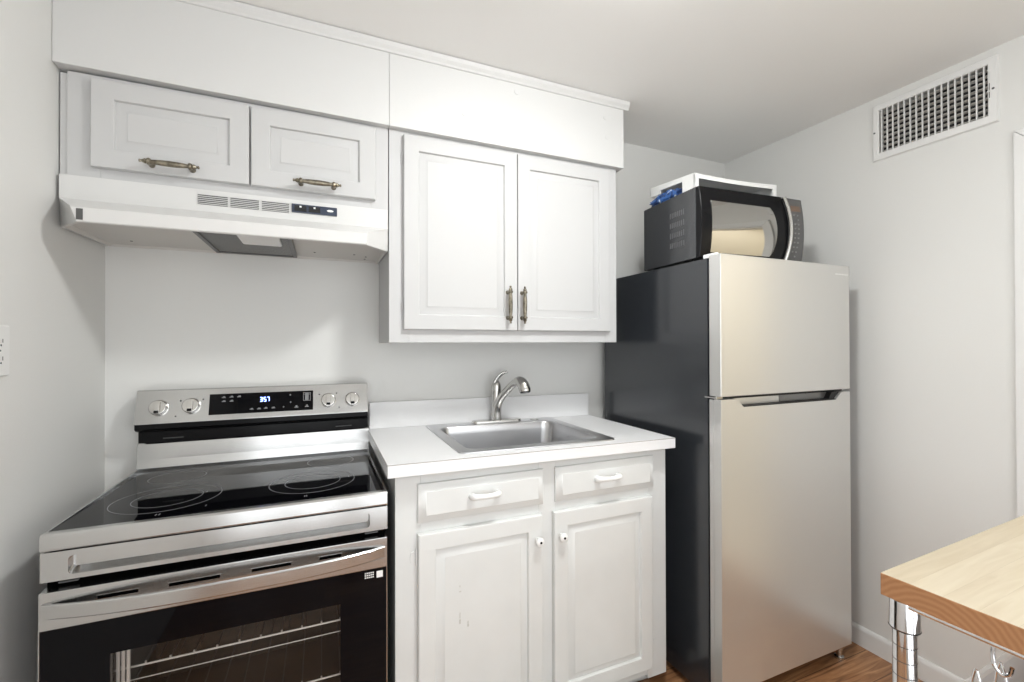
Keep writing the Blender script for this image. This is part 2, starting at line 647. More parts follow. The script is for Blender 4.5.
# --- short cabinet over the hood
t = thing('wall_cabinet', 'short white wall cabinet with two side by side doors above the range hood', 'cabinet', (.46, -.16, 1.826))
bm = B()
x0, x1, z0, z1 = .024, .9035, 1.826, 2.1205
box(bm, x0, x0+.016, FY+.018, -.002, z0, z1)
box(bm, x1-.016, x1, FY+.018, -.002, z0, z1)
box(bm, x0+.016, x1-.016, FY+.018, -.002, z0, z0+.014)
box(bm, x0+.016, x1-.016, FY+.018, -.002, z1-.014, z1)
box(bm, x0+.016, x1-.016, -.012, -.002, z0+.014, z1-.014)
box(bm, x0, x0+.075, FY, FY+.018, z0, z1, .0012)
box(bm, x1-.06, x1, FY, FY+.018, z0, z1, .0012)
box(bm, .455, .495, FY, FY+.018, z0+.035, z1-.035)
box(bm, x0+.075, x1-.06, FY, FY+.018, z0, z0+.035, .0012)
box(bm, x0+.075, x1-.06, FY, FY+.018, z1-.035, z1, .0012)
obj('cabinet_box', bm, m_cab, t)
bm = B()
prism(bm, [(.004, -.300), (.0235, -.300), (.0235, -.29), (.004, -.29)], 'z', 1.828, 2.119, .001)
obj('filler_strip', bm, m_soff, t)
for a, b, hx in ((.081, .4725, .2745), (.4775, .858, .672)):
    bm = B()
    panel_door(bm, a, b, 1.853, 2.105, FY-.0008, th=.0195, stile=.053, fld=.033, groove=.0095)
    d = obj('door', bm, m_cab, t)
    spindle_pull(d, (hx, -.3625, 1.876), 'x', 'antique brass turned pull')

# --- tall cabinet over the sink
t = thing('wall_cabinet', 'tall white two door wall cabinet above the sink', 'cabinet', (1.395, -.16, 1.352))
bm = B()
x0, x1, z0, z1 = .9065, 1.888, 1.352, 2.1205
box(bm, x0, x0+.016, FY+.018, -.002, z0, z1)
box(bm, x1-.016, x1, FY+.018, -.002, z0, z1)
box(bm, x0+.016, x1-.016, FY+.018, -.002, z0+.012, z0+.026)
box(bm, x0+.016, x1-.016, FY+.018, -.002, z1-.014, z1)
box(bm, x0+.016, x1-.016, -.012, -.002, z0+.026, z1-.014)
box(bm, x0, x0+.07, FY, FY+.018, z0, z1, .0012)
box(bm, x1-.06, x1, FY, FY+.018, z0, z1, .0012)
box(bm, x0+.07, x1-.06, FY, FY+.018, z0, z0+.06, .0012)
box(bm, x0+.07, x1-.06, FY, FY+.018, z1-.05, z1, .0012)
box(bm, 1.37, 1.434, FY, FY+.018, z0+.06, z1-.05)
obj('cabinet_box', bm, m_cab, t)
for a, b, hx in ((.956, 1.4008, 1.358), (1.4032, 1.842, 1.4195)):
    bm = B()
    panel_door(bm, a, b, 1.399, 2.103, FY-.0008, th=.0195, stile=.054, fld=.032, groove=.009)
    d = obj('door', bm, m_cab, t)
    spindle_pull(d, (hx, -.3625, 1.4985), 'z', 'antique brass turned pull')
    for zz in (1.48, 2.02):
        bm = B()
        xx = a-.004 if a < 1.2 else b+.004
        lathe(bm, [(-.018, .003), (.018, .003)], (xx, FY-.004, zz), (0, 0, 1), 10)
        obj('hinge', bm, m_cab, d)

# ================================================================== RANGE HOOD
t = thing('range_hood', 'white enamel range hood mounted under the short cabinet', 'range hood', (.455, -.2, 1.672))
hx0, hx1 = .0085, .9025


def hl(zb, zs, zf, ys, yf, xa, xb, ins=0., yi=0.):
    return [Vector((hx0+ins, -.002-yi, zb)), Vector((hx0+ins, ys+ins*.5, zs)), Vector((xa+ins*.6, yf+ins, zf)),
            Vector((xb-ins*.6, yf+ins, zf)), Vector((hx1-ins, ys+ins*.5, zs)), Vector((hx1-ins, -.002-yi, zb))]


bm = B()
loops = [hl(1.8255, 1.8255, 1.8255, -.3165, -.317, hx0+.001, hx1-.001),
         hl(1.757, 1.757, 1.757, -.3165, -.319, hx0+.002, hx1-.002),
         hl(1.750, 1.748, 1.7125, -.312, -.428, .077, .824),
         hl(1.749, 1.746, 1.709, -.312, -.431, .079, .822),
         hl(1.6865, 1.681, 1.674, -.306, -.431, .091, .821),
         hl(1.685, 1.679, 1.671, -.305, -.428, .092, .820),
         hl(1.685, 1.679, 1.671, -.305, -.428, .092, .820, .007, .004)]
loft(bm, loops, True, False)
# underside pan (second material)
loft(bm, [loops[-1], hl(1.693, 1.693, 1.693, -.305, -.428, .092, .820, .012, .008)], False, True, mi=1)
for sx, sy in ((.10, -.09), (.66, -.12), (.80, -.13), (.845, -.05), (.845, -.10)):
    lathe(bm, [(0, .004), (.002, .0035)], (sx, sy, 1.693), (0, 0, -1), 10, mi=2)
obj('hood_shell', bm, [m_hood, m_hoodin, m_gray], t)
for a, b in ((.334, .413), (.420, .499), (.507, .586)):
    bm = B()
    box(bm, a, b, -.3197, -.315, 1.779, 1.811, .0005)
    zz = 1.7805
    for k in range(6):
        box(bm, a-.001, b+.001, -.3222, -.3192, zz, zz+.0019, mi=1)
        zz += .0056
    obj('vent_grille', bm, [m_gray, m_hood], t)
bm = B()
box(bm, .5935, .733, -.3235, -.315, 1.783, 1.811, .0012)
cp = obj('switch_panel', bm, m_navy, t, label='navy switch panel')
for a, b in ((.602, .638), (.645, .680)):
    bm = B()
    prism(bm, [(-.3235, 1.787), (-.3265, 1.790), (-.3245, 1.797), (-.3275, 1.805), (-.3235, 1.807)], 'x', a, b)
    box(bm, (a+b)/2-.003, (a+b)/2+.003, -.3282, -.3262, 1.799, 1.804, mi=1)
    obj('rocker_switch', bm, [m_blackm, m_wplast], cp)
bm = B()
lathe(bm, [(0, .0055), (.001, .005)], (0, 0, 0), (0, -1, 0), 20)
bm.transform(Matrix.Translation((.711, -.3235, 1.798)) @ Matrix.Diagonal((1.9, 1, .7, 1)))
obj('logo_mark', bm, m_wplast, cp)
bm = B()
box(bm, .0905, .1045, -.4322, -.4300, 1.6765, 1.706, .0005)
obj('badge', bm, m_gray, t, label='dark rectangular badge')
# grease filter with diamond mesh, and the lamp lens
bm = B()
fx0, fx1, fy0, fy1 = .332, .597, -.405, -.045
for a, b, c, d in ((fx0, fx0+.012, fy0, fy1), (fx1-.012, fx1, fy0, fy1), (fx0, fx1, fy0, fy0+.012), (fx0, fx1, fy1-.012, fy1)):
    box(bm, a, b, c, d, 1.680, 1.691, .001, mi=1)
box(bm, fx0+.01, fx1-.01, fy0+.01, fy1-.01, 1.6885, 1.6905, mi=1)
n = 34
for k in range(n):
    x = fx0+.012+(fx1-fx0-.024)*(k+.5)/n
    tube(bm, [(x, fy0+.01, 1.6868), (x, fy1-.01, 1.6868)], .0014, 5, mi=0)
for k in range(46):
    y = fy0+.012+(fy1-fy0-.024)*(k+.5)/46
    tube(bm, [(fx0+.01, y, 1.6852), (fx1-.01, y, 1.6852)], .0014, 5, mi=0)
obj('grease_filter', bm, [m_mesh, m_gray], t)
bm = B()
prism(bm, rrect(.447, .562, -.415, -.262, .008), 'z', 1.676, 1.684, .002)
obj('lamp_lens', bm, m_wplast, t)

# ================================================================== ELECTRIC RANGE
t = thing('electric_range', 'stainless steel electric range with black glass cooktop beside the left wall', 'stove', (.48, -.33, 0))
X0, X1 = .1035, .8605
bm = B()
# body panels, open oven cavity in front
cx0, cx1, cz0, cz1 = .185, .780, .25, .695
box(bm, X0+.002, cx0-.004, -.585, -.006, .03, .905, .002)
box(bm, cx1+.004, X1-.002, -.585, -.006, .03, .905, .002)
box(bm, cx0-.004, cx1+.004, -.585, -.006, .03, cz0-.004)
box(bm, cx0-.004, cx1+.004, -.585, -.006, cz1+.004, .905)
box(bm, cx0-.004, cx1+.004, -.14, -.006, cz0-.004, cz1+.004)
box(bm, X0+.03, X1-.03, -.54, -.03, 0, .035)
obj('body', bm, m_black, t)
bm = B()
loft(bm, [[Vector((cx0-.002, -.598, cz0)), Vector((cx1+.002, -.598, cz0)), Vector((cx1+.002, -.598, cz1)), Vector((cx0-.002, -.598, cz1))],
          [Vector((cx0, -.145, cz0)), Vector((cx1, -.145, cz0)), Vector((cx1, -.145, cz1)), Vector((cx0, -.145, cz1))]], False, True)
ov = obj('oven_cavity', bm, m_oven, t, smooth=False)
for zz in (.548, .392):
    bm = B()
    yf, ybk = -.565, -.17
    tube(bm, [(cx0+.012, yf, zz), (cx1-.012, yf, zz)], .0026, 8)
    tube(bm, [(cx0+.012, yf+.006, zz-.036), (cx1-.012, yf+.006, zz-.036)], .0014, 8)
    for k in range(11):
        x = cx0+.045+(cx1-cx0-.09)*k/10
        tube(bm, [(x, yf, zz), (x, yf-.001, zz+.008)], .0024, 6)
        tube(bm, [(x, yf+.001, zz), (x, ybk, zz)], .0018, 6, mi=1)  # deeper wires darkened in colour for the shade inside the oven
    tube(bm, [(cx0+.012, ybk, zz), (cx1-.012, ybk, zz)], .0026, 8, mi=1)
    for x in (cx0+.012, cx1-.012):
        tube(bm, [(x, yf, zz), (x, ybk, zz)], .0026, 8, mi=1)
    obj('oven_rack', bm, [m_rack, m_gray], ov)
bm = B()
for k in range(3):
    box(bm, .230+.010*k, .237+.010*k, -.592, -.586, .26, .69, .001)
obj('rack_guide', bm, m_rack, ov)
# cooktop tray + glass
bm = B()
prism(bm, [(-.600, .880), (-.619, .880), (-.6215, .884), (-.6215, .914), (-.617, .9195), (-.600, .9195)], 'x', X0, X1, .001)
for a, b in ((X0, X0+.006), (X1-.006, X1)):
    box(bm, a, b, -.600, -.03, .895, .9195, .001, mi=0)
ct = obj('cooktop', bm, m_steel, t)
bm = B()
box(bm, X0+.006, X1-.006, -.603, -.052, .900, .9185, .001)
GT = Matrix.Translation((0, -.603, .9185)) @ Matrix.Rotation(math.radians(-.9), 4, 'X') @ Matrix.Translation((0, .603, -.9185))
bm.transform(GT)
gl = obj('cooktop_glass', bm, m_glass, ct, label='black ceramic glass')
bm = B()
for c, R in (((.288, -.42), .128), ((.288, -.42), .082), ((.660, -.415), .123), ((.660, -.415), .080), ((.715, -.158), .080), ((.250, -.175), .078)):
    ring(bm, c, R, .0016, .9185)
for px, py in ((.30, -.575), (.307, -.575), (.40, -.545), (.64, -.57), (.645, -.57), (.375, -.405), (.765, -.41)):
    box(bm, px, px+.002, py, py+.012, .9185, .9189)
bm.transform(GT)
obj('burner_ring', bm, m_ring, ct)
# front fascia with a long recessed groove
bm = B()
ya, yb_ = -.6185, -.6010
outer = [(X0, .811), (X1, .811), (X1, .877), (X0, .877)]
ro = rrect(.152, .812, .822, .8645, .009, 4)
ri = rrect(.1545, .8095, .8335, .8630, .007, 4)
OV = [bm.verts.new((x, ya, z)) for x, z in outer]
IV = [bm.verts.new((x, ya, z)) for x, z in ro]
RV = [bm.verts.new((x, yb_, z)) for x, z in ri]
n = len(IV)
for i in range(n):
    bm.faces.new((IV[i], IV[(i+1) % n], RV[(i+1) % n], RV[i]))
bm.faces.new(RV)
q = n//4
corner = {0: OV[2], 1: OV[3], 2: OV[0], 3: OV[1]}
for c in range(4):
    for k in range(q-1):
        bm.faces.new((IV[c*q+k], IV[c*q+k+1], corner[c]))
    bm.faces.new((IV[c*q+q-1], IV[(c*q+q) % n], corner[(c+1) % 4], corner[c]))
BV = [bm.verts.new((x, -.59, z)) for x, z in outer]
for i in range(4):
    bm.faces.new((OV[i], OV[(i+1) % 4], BV[(i+1) % 4], BV[i]))
obj('front_fascia', bm, m_steel, t)
bm = B()
box(bm, X0+.004, X1-.004, -.598, -.586, .70, .812)
for a in (.13, .80):
    box(bm, a, a+.035, -.606, -.597, .800, .803, mi=1)
obj('vent_gap', bm, [m_void, m_gray], t)
# oven door: steel head, glass front, window
bm = B()
yd = -.632
box(bm, X0+.003, X1-.002, yd, -.600, .7085, .793, .002)
for a, b in ((.21, .285), (.345, .45), (.52, .61), (.68, .735)):
    box(bm, a-.003, b+.003, yd-.0008, yd+.001, .7590, .7695, .0004)
    box(bm, a, b, yd-.0014, yd, .7605, .7680, mi=1)
od = obj('oven_door', bm, [m_steel, m_void], t)
bm = B()
wx = (.232, .733, .315, .628)
gx0, gx1, gz0 = X0+.0055, X1-.0045, .215
for a, b, c, d in ((gx0, wx[0], gz0, .7085), (wx[1], gx1, gz0, .7085), (wx[0], wx[1], wx[3], .7085), (wx[0], wx[1], gz0, wx[2])):
    box(bm, a, b, yd+.001, -.604, c, d)
obj('door_glass', bm, m_glass, od, label='black glass oven door front')
bm = B()
box(bm, wx[0], wx[1], yd+.0015, yd+.0045, wx[2], wx[3])
obj('oven_window', bm, m_pane, od)
for a, b in ((X0+.003, X0+.0055), (X1-.0045, X1-.002)):
    bm = B()
    box(bm, a, b, yd, -.600, .21, .7085, .0006)
    obj('door_edge', bm, m_steel, od)
bm = B()
for a in range(3):
    for k in range(5):
        if random.random() < .85:
            box(bm, .797+.0052*k, .797+.0052*k+.0036, yd-.0002, yd+.001, .685+.0062*a, .688+.0062*a)
box(bm, .829, .846, yd-.0002, yd+.001, .682, .700)
obj('door_marking', bm, m_wplast, od)
# bowed handle
bm = B()
xs = [.1125+(.850-.1125)*k/40 for k in range(41)]


def bow(x):
    u = (x-.481)/.371
    return .006+.043*max(0, 1-abs(u)**2.6)


loops = []
for x in xs:
    y = yd-bow(x)
    zc = .7525
    sec = [(y+.010, zc+.0155), (y+.002, zc+.0165), (y, zc+.0145), (y, zc-.0125), (y+.002, zc-.0155), (y+.010, zc-.0155)]
    loops.append([Vector((x, a, b)) for a, b in sec])
loft(bm, loops)
for a in (.1125, .8320):
    box(bm, a, a+.018, yd-.007, yd+.001, .7375, .7685, .002)
obj('handle', bm, m_steel, od, label='bowed stainless steel handle')
# storage drawer below the door
bm = B()
box(bm, X0+.002, X1-.002, -.628, -.586, .045, .205, .004)
obj('storage_drawer', bm, m_steel, t)
# backguard
bm = B()
prism(bm, [(-.006, .900), (-.0575, .906), (-.0585, .922), (-.054, .95), (-.050, 1.003), (-.046, 1.0075), (-.006, 1.0075)], 'x', X0+.001, X1, .0008)
bg = obj('backguard', bm, m_steel, t)
bm = B()
box(bm, X0+.002, X1-.002, -.044, -.006, 1.006, 1.0795)
prism(bm, [(-.101, 1.0800), (-.100, 1.062), (-.092, 1.056), (-.040, 1.042), (-.02, 1.042), (-.02, 1.0800)], 'x', .1115, .8515, .0008)
for a in (.175, .735):
    box(bm, a, a+.06, -.048, -.043, 1.018, 1.0215, .001, mi=1)
obj('vent_slot', bm, [m_black, m_gray], bg)
bm = B()
PB, PT = (-.105, 1.0790), (-.072, 1.1885)
prism(bm, [PB, (PB[0]-.0002, 1.0810), PT, (PT[0]+.004, 1.1905), (-.030, 1.1885), (-.006, 1.170), (-.006, 1.079)], 'x', .1105, .8525, .0008)
cpn = obj('control_panel', bm, m_steel, bg)
# frame of the slanted control face
fz = Vector((0, PT[0]-PB[0], PT[1]-PB[1]))
fz.normalize()
fn = Vector((0, -fz.z, fz.y))
FM = Matrix.Translation((0, PB[0], PB[1])) @ Matrix((Vector((1, 0, 0)), fn, fz)).transposed().to_4x4()


def face_pt(x, y, z):
    """measured on the plane y=-.07 -> (x, up) on the slanted face"""
    C = Vector((.6871, -1.9574, 1.3469))
    d = Vector((x, -.07, z))-C
    p0 = Vector((0, PB[0], PB[1]))
    s = (p0-C).dot(fn)/d.dot(fn)
    p = C+d*s
    return p.x, (p-p0).dot(fz)


def face_box(bm, x, z, w, h, d0, d1, mi=0, bev=0):
    u, v = face_pt(x, 0, z)
    tt = bmesh.new()
    box(tt, u-w/2, u+w/2, d0, d1, v-h/2, v+h/2, bev)
    merge(bm, tt, mi, FM)


bm = B()
u0, v0 = face_pt(.3135, 0, 1.0945)
u1, v1 = face_pt(.654, 0, 1.1685)
tt = bmesh.new()
box(tt, u0, u1, -.001, .0012, v0, v1)
merge(bm, tt, 0, FM)
dp = obj('display_panel', bm, m_glass, cpn)
for x, z in ((.360, 1.156), (.384, 1.157), (.408, 1.157), (.360, 1.142), (.384, 1.142), (.447, 1.109), (.471, 1.109), (.493, 1.110), (.518, 1.110)):
    bm = B()
    face_box(bm, x, z-.0012, .012, .0028, .001, .0016)
    face_box(bm, x+.001, z+.0016, .007, .0036, .001, .0016)
    obj('touch_icon', bm, m_icon, dp)
for x, z in ((.552, 1.111), (.575, 1.155), (.576, 1.127)):
    bm = B()
    face_box(bm, x, z, .004, .005, .001, .0016)
    obj('touch_icon', bm, m_icon, dp)
for x, z in ((.596, 1.109), (.632, 1.110)):
    bm = B()
    face_box(bm, x, z-.002, .013, .003, .001, .0016)
    face_box(bm, x, z+.002, .006, .006, .001, .0016)
    obj('touch_icon', bm, m_icon, dp)
bm = B()
for a, b, w, h in ((.632, 1.161, .026, .002), (.632, 1.131, .026, .002), (.620, 1.146, .002, .032), (.644, 1.146, .002, .032), (.632, 1.146, .012, .032), (.632, 1.155, .024, .002)):
    face_box(bm, a, b, w, h, .001, .0016)
obj('touch_icon', bm, m_icon, dp)
bm = B()
SEG = {'3': 'abgcd', '5': 'afgcd', '7': 'abc'}
for ch, cx in (('3', .4785), ('5', .4905), ('7', .5015)):
    w, h, s = .0062, .0150, .0016
    for sg in SEG[ch]:
        dx, dz, ww, hh = {'a': (0, h/2, w, s), 'g': (0, 0, w, s), 'd': (0, -h/2, w, s), 'b': (w/2, h/4, s, h/2), 'c': (w/2, -h/4, s, h/2),
                          'f': (-w/2, h/4, s, h/2), 'e': (-w/2, -h/4, s, h/2)}[sg]
        face_box(bm, cx+dx, 1.1425+dz, ww, hh, .001, .0018)
for dz in (-.003, .003):
    face_box(bm, .4842, 1.1425+dz, .0015, .0015, .001, .0018)
obj('clock_digits', bm, m_clock, dp, label='lit blue clock digits')
for x, z in ((.170, 1.128), (.263, 1.130), (.708, 1.127), (.796, 1.127)):
    u, v = face_pt(x, 0, z)
    tt = bmesh.new()
    lathe(tt, [(0, .028), (.003, .028), (.004, .0260), (.016, .0248), (.0185, .023), (.0195, .020)], (u, 0, v), (0, 1, 0), 32)
    box(tt, u-.0085, u+.0085, .019, .0265, v-.0205, v+.0205, .0025)
    bm = B()
    merge(bm, tt, 0, FM)
    kb = obj('knob', bm, m_nick, cpn)
    bm = B()
    tt = bmesh.new()
    box(tt, u-.0068, u+.0068, .0195, .0272, v-.0212, v-.012, .001)
    merge(bm, tt, 0, FM)
    obj('pointer', bm, m_black, kb)
for x, z in ((.232, 1.150), (.298, 1.152), (.217, 1.097), (.676, 1.152), (.738, 1.154), (.747, 1.098)):
    bm = B()
    face_box(bm, x, z, .005, .005, .0, .0008)
    obj('panel_mark', bm, m_gray, cpn)

# ================================================================== BASE CABINET
t = thing('base_cabinet', 'worn white sink base cabinet with two drawers and two doors', 'cabinet', (1.405, -.3, 0))
FB = -.580
x0, x1, z0, z1 = .888, 1.921, .080, .943
bm = B()
box(bm, x0, x0+.018, FB+.018, -.004, z0, z1)
box(bm, x1-.018, x1, FB+.018, -.004, z0, z1)
box(bm, x0+.018, x1-.018, FB+.018, -.004, z0, z0+.016)
box(bm, x0+.018, x1-.018, -.014, -.004, z0+.016, z1)
box(bm, x0, .965, FB, FB+.018, .066, z1, .0015)
box(bm, 1.368, 1.434, FB, FB+.018, z0, z1, .0015)
box(bm, 1.832, x1, FB, FB+.018, .066, z1, .0015)
for a, b in ((.965, 1.368), (1.434, 1.832)):
    box(bm, a, b, FB+.0005, FB+.018, z0, .13, .001)
    box(bm, a, b, FB+.0005, FB+.018, .755, .81, .001)
    box(bm, a, b, FB+.0005, FB+.018, .905, z1, .001)
box(bm, x1, x1+.003, FB+.004, -.1, z0+.02, z1-.01)
# toe kick
box(bm, x0+.01, x1-.02, -.505, -.490, 0, z0)
box(bm, x0+.01, x0+.028, -.490, -.02, 0, z0)
box(bm, x1-.04, x1-.022, -.490, -.02, 0, z0)
obj('cabinet_box', bm, m_base, t)
for a, b, pa, pb in ((.955, 1.383, 1.120, 1.213), (1.429, 1.855, 1.587, 1.682)):
    bm = B()
    drawer_front(bm, a, b, .799, .918, FB-.0008)
    d = obj('drawer', bm, m_base, t)
    bm = B()
    yy = FB-.020
    path = bez([(pa+.004, yy, .862), (pa+.004, yy-.014, .865), (pa+.014, yy-.024, .866), ((pa+pb)/2, yy-.026, .865), (pb-.014, yy-.024, .866), (pb-.004, yy-.014, .865), (pb-.004, yy, .862)], 8)
    k = len(path)
    rr = [.0080+.0035*abs(math.cos(PI*i/(k-1))) for i in range(k)]
    tube(bm, path, rr, 12)
    obj('pull', bm, m_wplast, d)
for a, b, kx, hx in ((.954, 1.3755, 1.3555, .9505), (1.4195, 1.843, 1.4455, 1.848)):
    bm = B()
    panel_door(bm, a, b, .112, .767, FB-.0008, th=.0185, stile=.053, fld=.029, groove=.011, edge=.006, bead=.008)
    if a < 1:      # chipped paint dents on the left door
        for px, pz, w, h in ((1.0815, .569, .006, .003), (1.083, .487, .002, .018), (1.0815, .470, .005, .013), (1.108, .455, .005, .007), (1.109, .463, .0025, .009), (1.083, .584, .002, .005)):
            box(bm, px, px+w, FB-.0200, FB-.017, pz, pz+h, mi=1)
    d = obj('door', bm, [m_base, mat('chipped_paint', (.56, .55, .52), .7, bump=.1)], t)
    bm = B()
    lathe(bm, [(0, .008), (.006, .007), (.012, .0105), (.016, .0145), (.020, .0155), (.024, .0135), (.026, .009), (.0268, .006)], (kx, FB-.0195, .685), (0, -1, 0), 24)
    lathe(bm, [(0, .0042), (.0008, .004)], (kx, FB-.0462, .685), (0, -1, 0), 12, mi=1)
    obj('knob', bm, [m_wplast, m_black], d)
    for zz in (.192, .695):
        bm = B()
        lathe(bm, [(-.026, .001), (-.024, .003), (.024, .003), (.026, .001)], (hx, FB-.006, zz), (0, 0, 1), 10)
        s = -1 if hx < 1.2 else 1
        prism(bm, [(hx, zz-.02), (hx+s*.016, zz-.015), (hx+s*.019, zz), (hx+s*.016, zz+.015), (hx, zz+.02)], 'y', FB-.002, FB+.0005)
        obj('hinge', bm, m_base, d)

# ================================================================== COUNTERTOP, SINK, FAUCET (sag slightly to the right)
SAG = math.atan(.0095/1.065)
PV = (.861, 0, .994)


def onc(x):
    return .994-.0095/1.065*(x-.861)


t = thing('countertop', 'white laminate countertop with low backsplash between range and refrigerator', 'countertop', PV, (0, SAG, 0))
t_w = world_of(t)
bm = B()
L_, R_ = 0., 1.0725                         # local: x along the counter, z=0 top surface
hx_0, hx_1, hy_0, hy_1 = .258, .806, -.545, -.060
xs = [L_, hx_0, hx_1, R_]
ys = [-.6205, hy_0, hy_1, -.002]
for i in range(3):
    for j in range(3):
        if (i, j) == (1, 1):
            continue
        box(bm, xs[i], xs[i+1], ys[j], ys[j+1], -.032, 0)
bmesh.ops.remove_doubles(bm, verts=bm.verts[:], dist=1e-5)
# drop duplicate inner faces
seen = {}
for f in bm.faces[:]:
    k = tuple(sorted(v.index for v in f.verts))
bm.verts.index_update()
for f in bm.faces[:]:
    c = f.calc_center_median()
    k = (round(c.x, 4), round(c.y, 4), round(c.z, 4))
    seen.setdefault(k, []).append(f)
bmesh.ops.delete(bm, geom=[f for fs in seen.values() if len(fs) > 1 for f in fs], context='FACES')
box(bm, L_, R_, -.6215, -.600, -.0385, -.0015, .001)
box(bm, L_-.0005, L_+.02, -.600, -.002, -.0385, -.0015, .001)
box(bm, R_-.02, R_+.0005, -.600, -.002, -.0385, -.0015, .001)
slab = obj('slab', bm, m_lam, t, local=True, smooth=False)
bm = B()
box(bm, L_-.0003, R_+.0003, -.6218, -.6208, -.0016, -.0004)
box(bm, L_-.0008, L_, -.6208, -.02, -.0016, -.0004)
obj('edge_seam', bm, m_edge, slab, local=True, label='thin brown laminate seam')
bm = B()
box(bm, L_+.005, 1.067, -.020, -.002, .0003, .110, .0015)
obj('backsplash', bm, m_lam, t, local=True)

t = thing('kitchen_sink', 'single bowl stainless steel drop-in sink set in the white countertop', 'sink', (1.395, -.3, onc(1.395)), (0, SAG, 0))
bm = B()
cx, cy = 1.395, -.3


def sl(x0, x1, y0, y1, r, z, n=7):
    return [Vector((p[0]-cx, p[1]-cy, z)) for p in rrect(x0, x1, y0, y1, r, n)]


loops = [sl(1.0925, 1.702, -.574, -.0265, .030, .0006), sl(1.0935, 1.701, -.573, -.0275, .029, .0040), sl(1.099, 1.695, -.567, -.033, .026, .0050),
         sl(1.128, 1.664, -.533, -.104, .046, .0048), sl(1.133, 1.659, -.528, -.109, .044, .0030), sl(1.138, 1.654, -.523, -.114, .042, -.004),
         sl(1.142, 1.650, -.519, -.118, .042, -.03), sl(1.152, 1.640, -.510, -.128, .045, -.14), sl(1.160, 1.632, -.502, -.136, .045, -.158),
         sl(1.178, 1.614, -.484, -.154, .040, -.168), sl(1.30, 1.49, -.40, -.22, .060, -.172)]
loft(bm, loops, False, True)
obj('basin', bm, m_sink, t, local=True)
bm = B()
lathe(bm, [(-.030, .030), (.0, .044), (.0022, .0445), (.0022, .030), (-.006, .022)], (0, -.01, -.172), (0, 0, 1), 28)
obj('drain', bm, m_chrome, t, local=True)
bm = B()
lathe(bm, [(0, .020), (.0025, .020), (.004, .016)], (1.600-cx, -.068-cy, .005), (0, 0, 1), 24)
obj('hole_cover', bm, m_nick, t, local=True)

t = thing('faucet', 'brushed nickel single lever pull-out faucet behind the sink bowl', 'faucet', (1.412, -.070, onc(1.412)+.0052), (0, SAG, 0))
bm = B()
pl = rrect(-.118, .118, -.027, .027, .0265, 8)
loft(bm, [[Vector((a, b, 0)) for a, b in pl], [Vector((a, b, .006)) for a, b in pl], [Vector((a*.985, b*.93, .010)) for a, b in pl], [Vector((a*.95, b*.7, .0115)) for a, b in pl]])
obj('deck_plate', bm, m_nick, t, local=True)
bm = B()
path = bez([(0, 0, .008), (.0, -.003, .06), (.008, -.022, .105), (.026, -.062, .148), (.041, -.105, .181), (.048, -.132, .192)], 8)
k = len(path)
tube(bm, path, [.0225-.0055*math.sin(min(1, i/(k*.55))*PI/2)+.003*max(0, (i/k-.75)*4) for i in range(k)], 20, ref=(1, 0, 0))
sp = obj('spout', bm, m_nick, t, local=True)
bm = B()
path = bez([(.044, -.118, .188), (.050, -.140, .191), (.054, -.162, .182), (.057, -.176, .162), (.0575, -.180, .150)], 6)
k = len(path)
tube(bm, path, [.0195+.0055*math.sin(PI*min(1, i/(k-1))*.72) for i in range(k)], 20, ref=(1, 0, 0))
sh = obj('spray_head', bm, m_nick, t, local=True)
bm = B()
d = (path[-1]-path[-2]).normalized()
lathe(bm, [(0, .0220), (.0035, .0205)], path[-1], d, 20)
obj('spray_nozzle', bm, m_black, sh, local=True)
bm = B()
lathe(bm, [(0, .0205), (.05, .0205), (.10, .0220), (.133, .0232), (.1335, .0215), (.1355, .0215), (.136, .0232), (.155, .022), (.170, .018), (.180, .011)], (-.001, .006, .005), (0, 0, 1), 24)
bd = obj('body', bm, m_nick, t, local=True)
bm = B()
path = bez([(-.006, .006, .160), (-.004, .004, .182), (.008, .000, .203), (.026, -.006, .219), (.044, -.012, .226)], 8)
k = len(path)
tube(bm, path, [.013-.006*i/k for i in range(k)], 14, flat=(.75, 1.15), ref=(0, 0, 1))
obj('lever', bm, m_nick, bd, local=True)

# ================================================================== REFRIGERATOR
t = thing('refrigerator', 'black sided top freezer refrigerator with stainless steel doors in the right corner', 'refrigerator', (2.37, -.38, 0))
fx0, fx1 = 2.0045, 2.744
bm = B()
box(bm, fx0, fx1, -.7125, -.05, .028, 1.664, .004)
box(bm, fx0+.02, fx1-.02, -.66, -.08, .012, .03)
obj('cabinet', bm, m_fside, t)
bm = B()
box(bm, fx0+.006, fx1-.006, -.7195, -.712, .075, 1.130, .002)
box(bm, fx0+.006, fx1-.006, -.7195, -.712, 1.158, 1.662, .002)
obj('gasket', bm, m_blackm, t)
bm = B()
box(bm, fx0-.001, fx1+.001, -.7725, -.7195, 1.1525, 1.672, .0035, 3)
fd = obj('freezer_door', bm, m_steelv, t)
bm = B()
for k in range(8):
    box(bm, 2.652+.0106*k, 2.652+.0106*k+.0078, -.7731, -.7722, 1.631, 1.6365)
obj('brand_mark', bm, m_wplast, fd)
bm = B()
xa, xb, zt, zb = fx0-.001, fx1+.001, 1.1425, .076
front = [(xa, zb), (xb, zb), (xb, zt), (2.690, zt), (2.651, 1.1115), (2.120, 1.1115), (2.082, zt), (xa, zt)]
prism(bm, front, 'y', -.7725, -.738, .0025)
box(bm, xa, xb, -.7385, -.7195, zb, zt-.002, .002)
rd = obj('refrigerator_door', bm, m_steelv, t)
bm = B()
prism(bm, [(2.652, 1.113), (2.688, 1.1415), (2.640, 1.1415), (2.618, 1.113)], 'y', -.762, -.7405)
prism(bm, [(2.1195, 1.1118), (2.652, 1.1118), (2.655, 1.1152), (2.1155, 1.1152)], 'y', -.7722, -.7405)  # black strip painted in for the shade along the pocket bottom
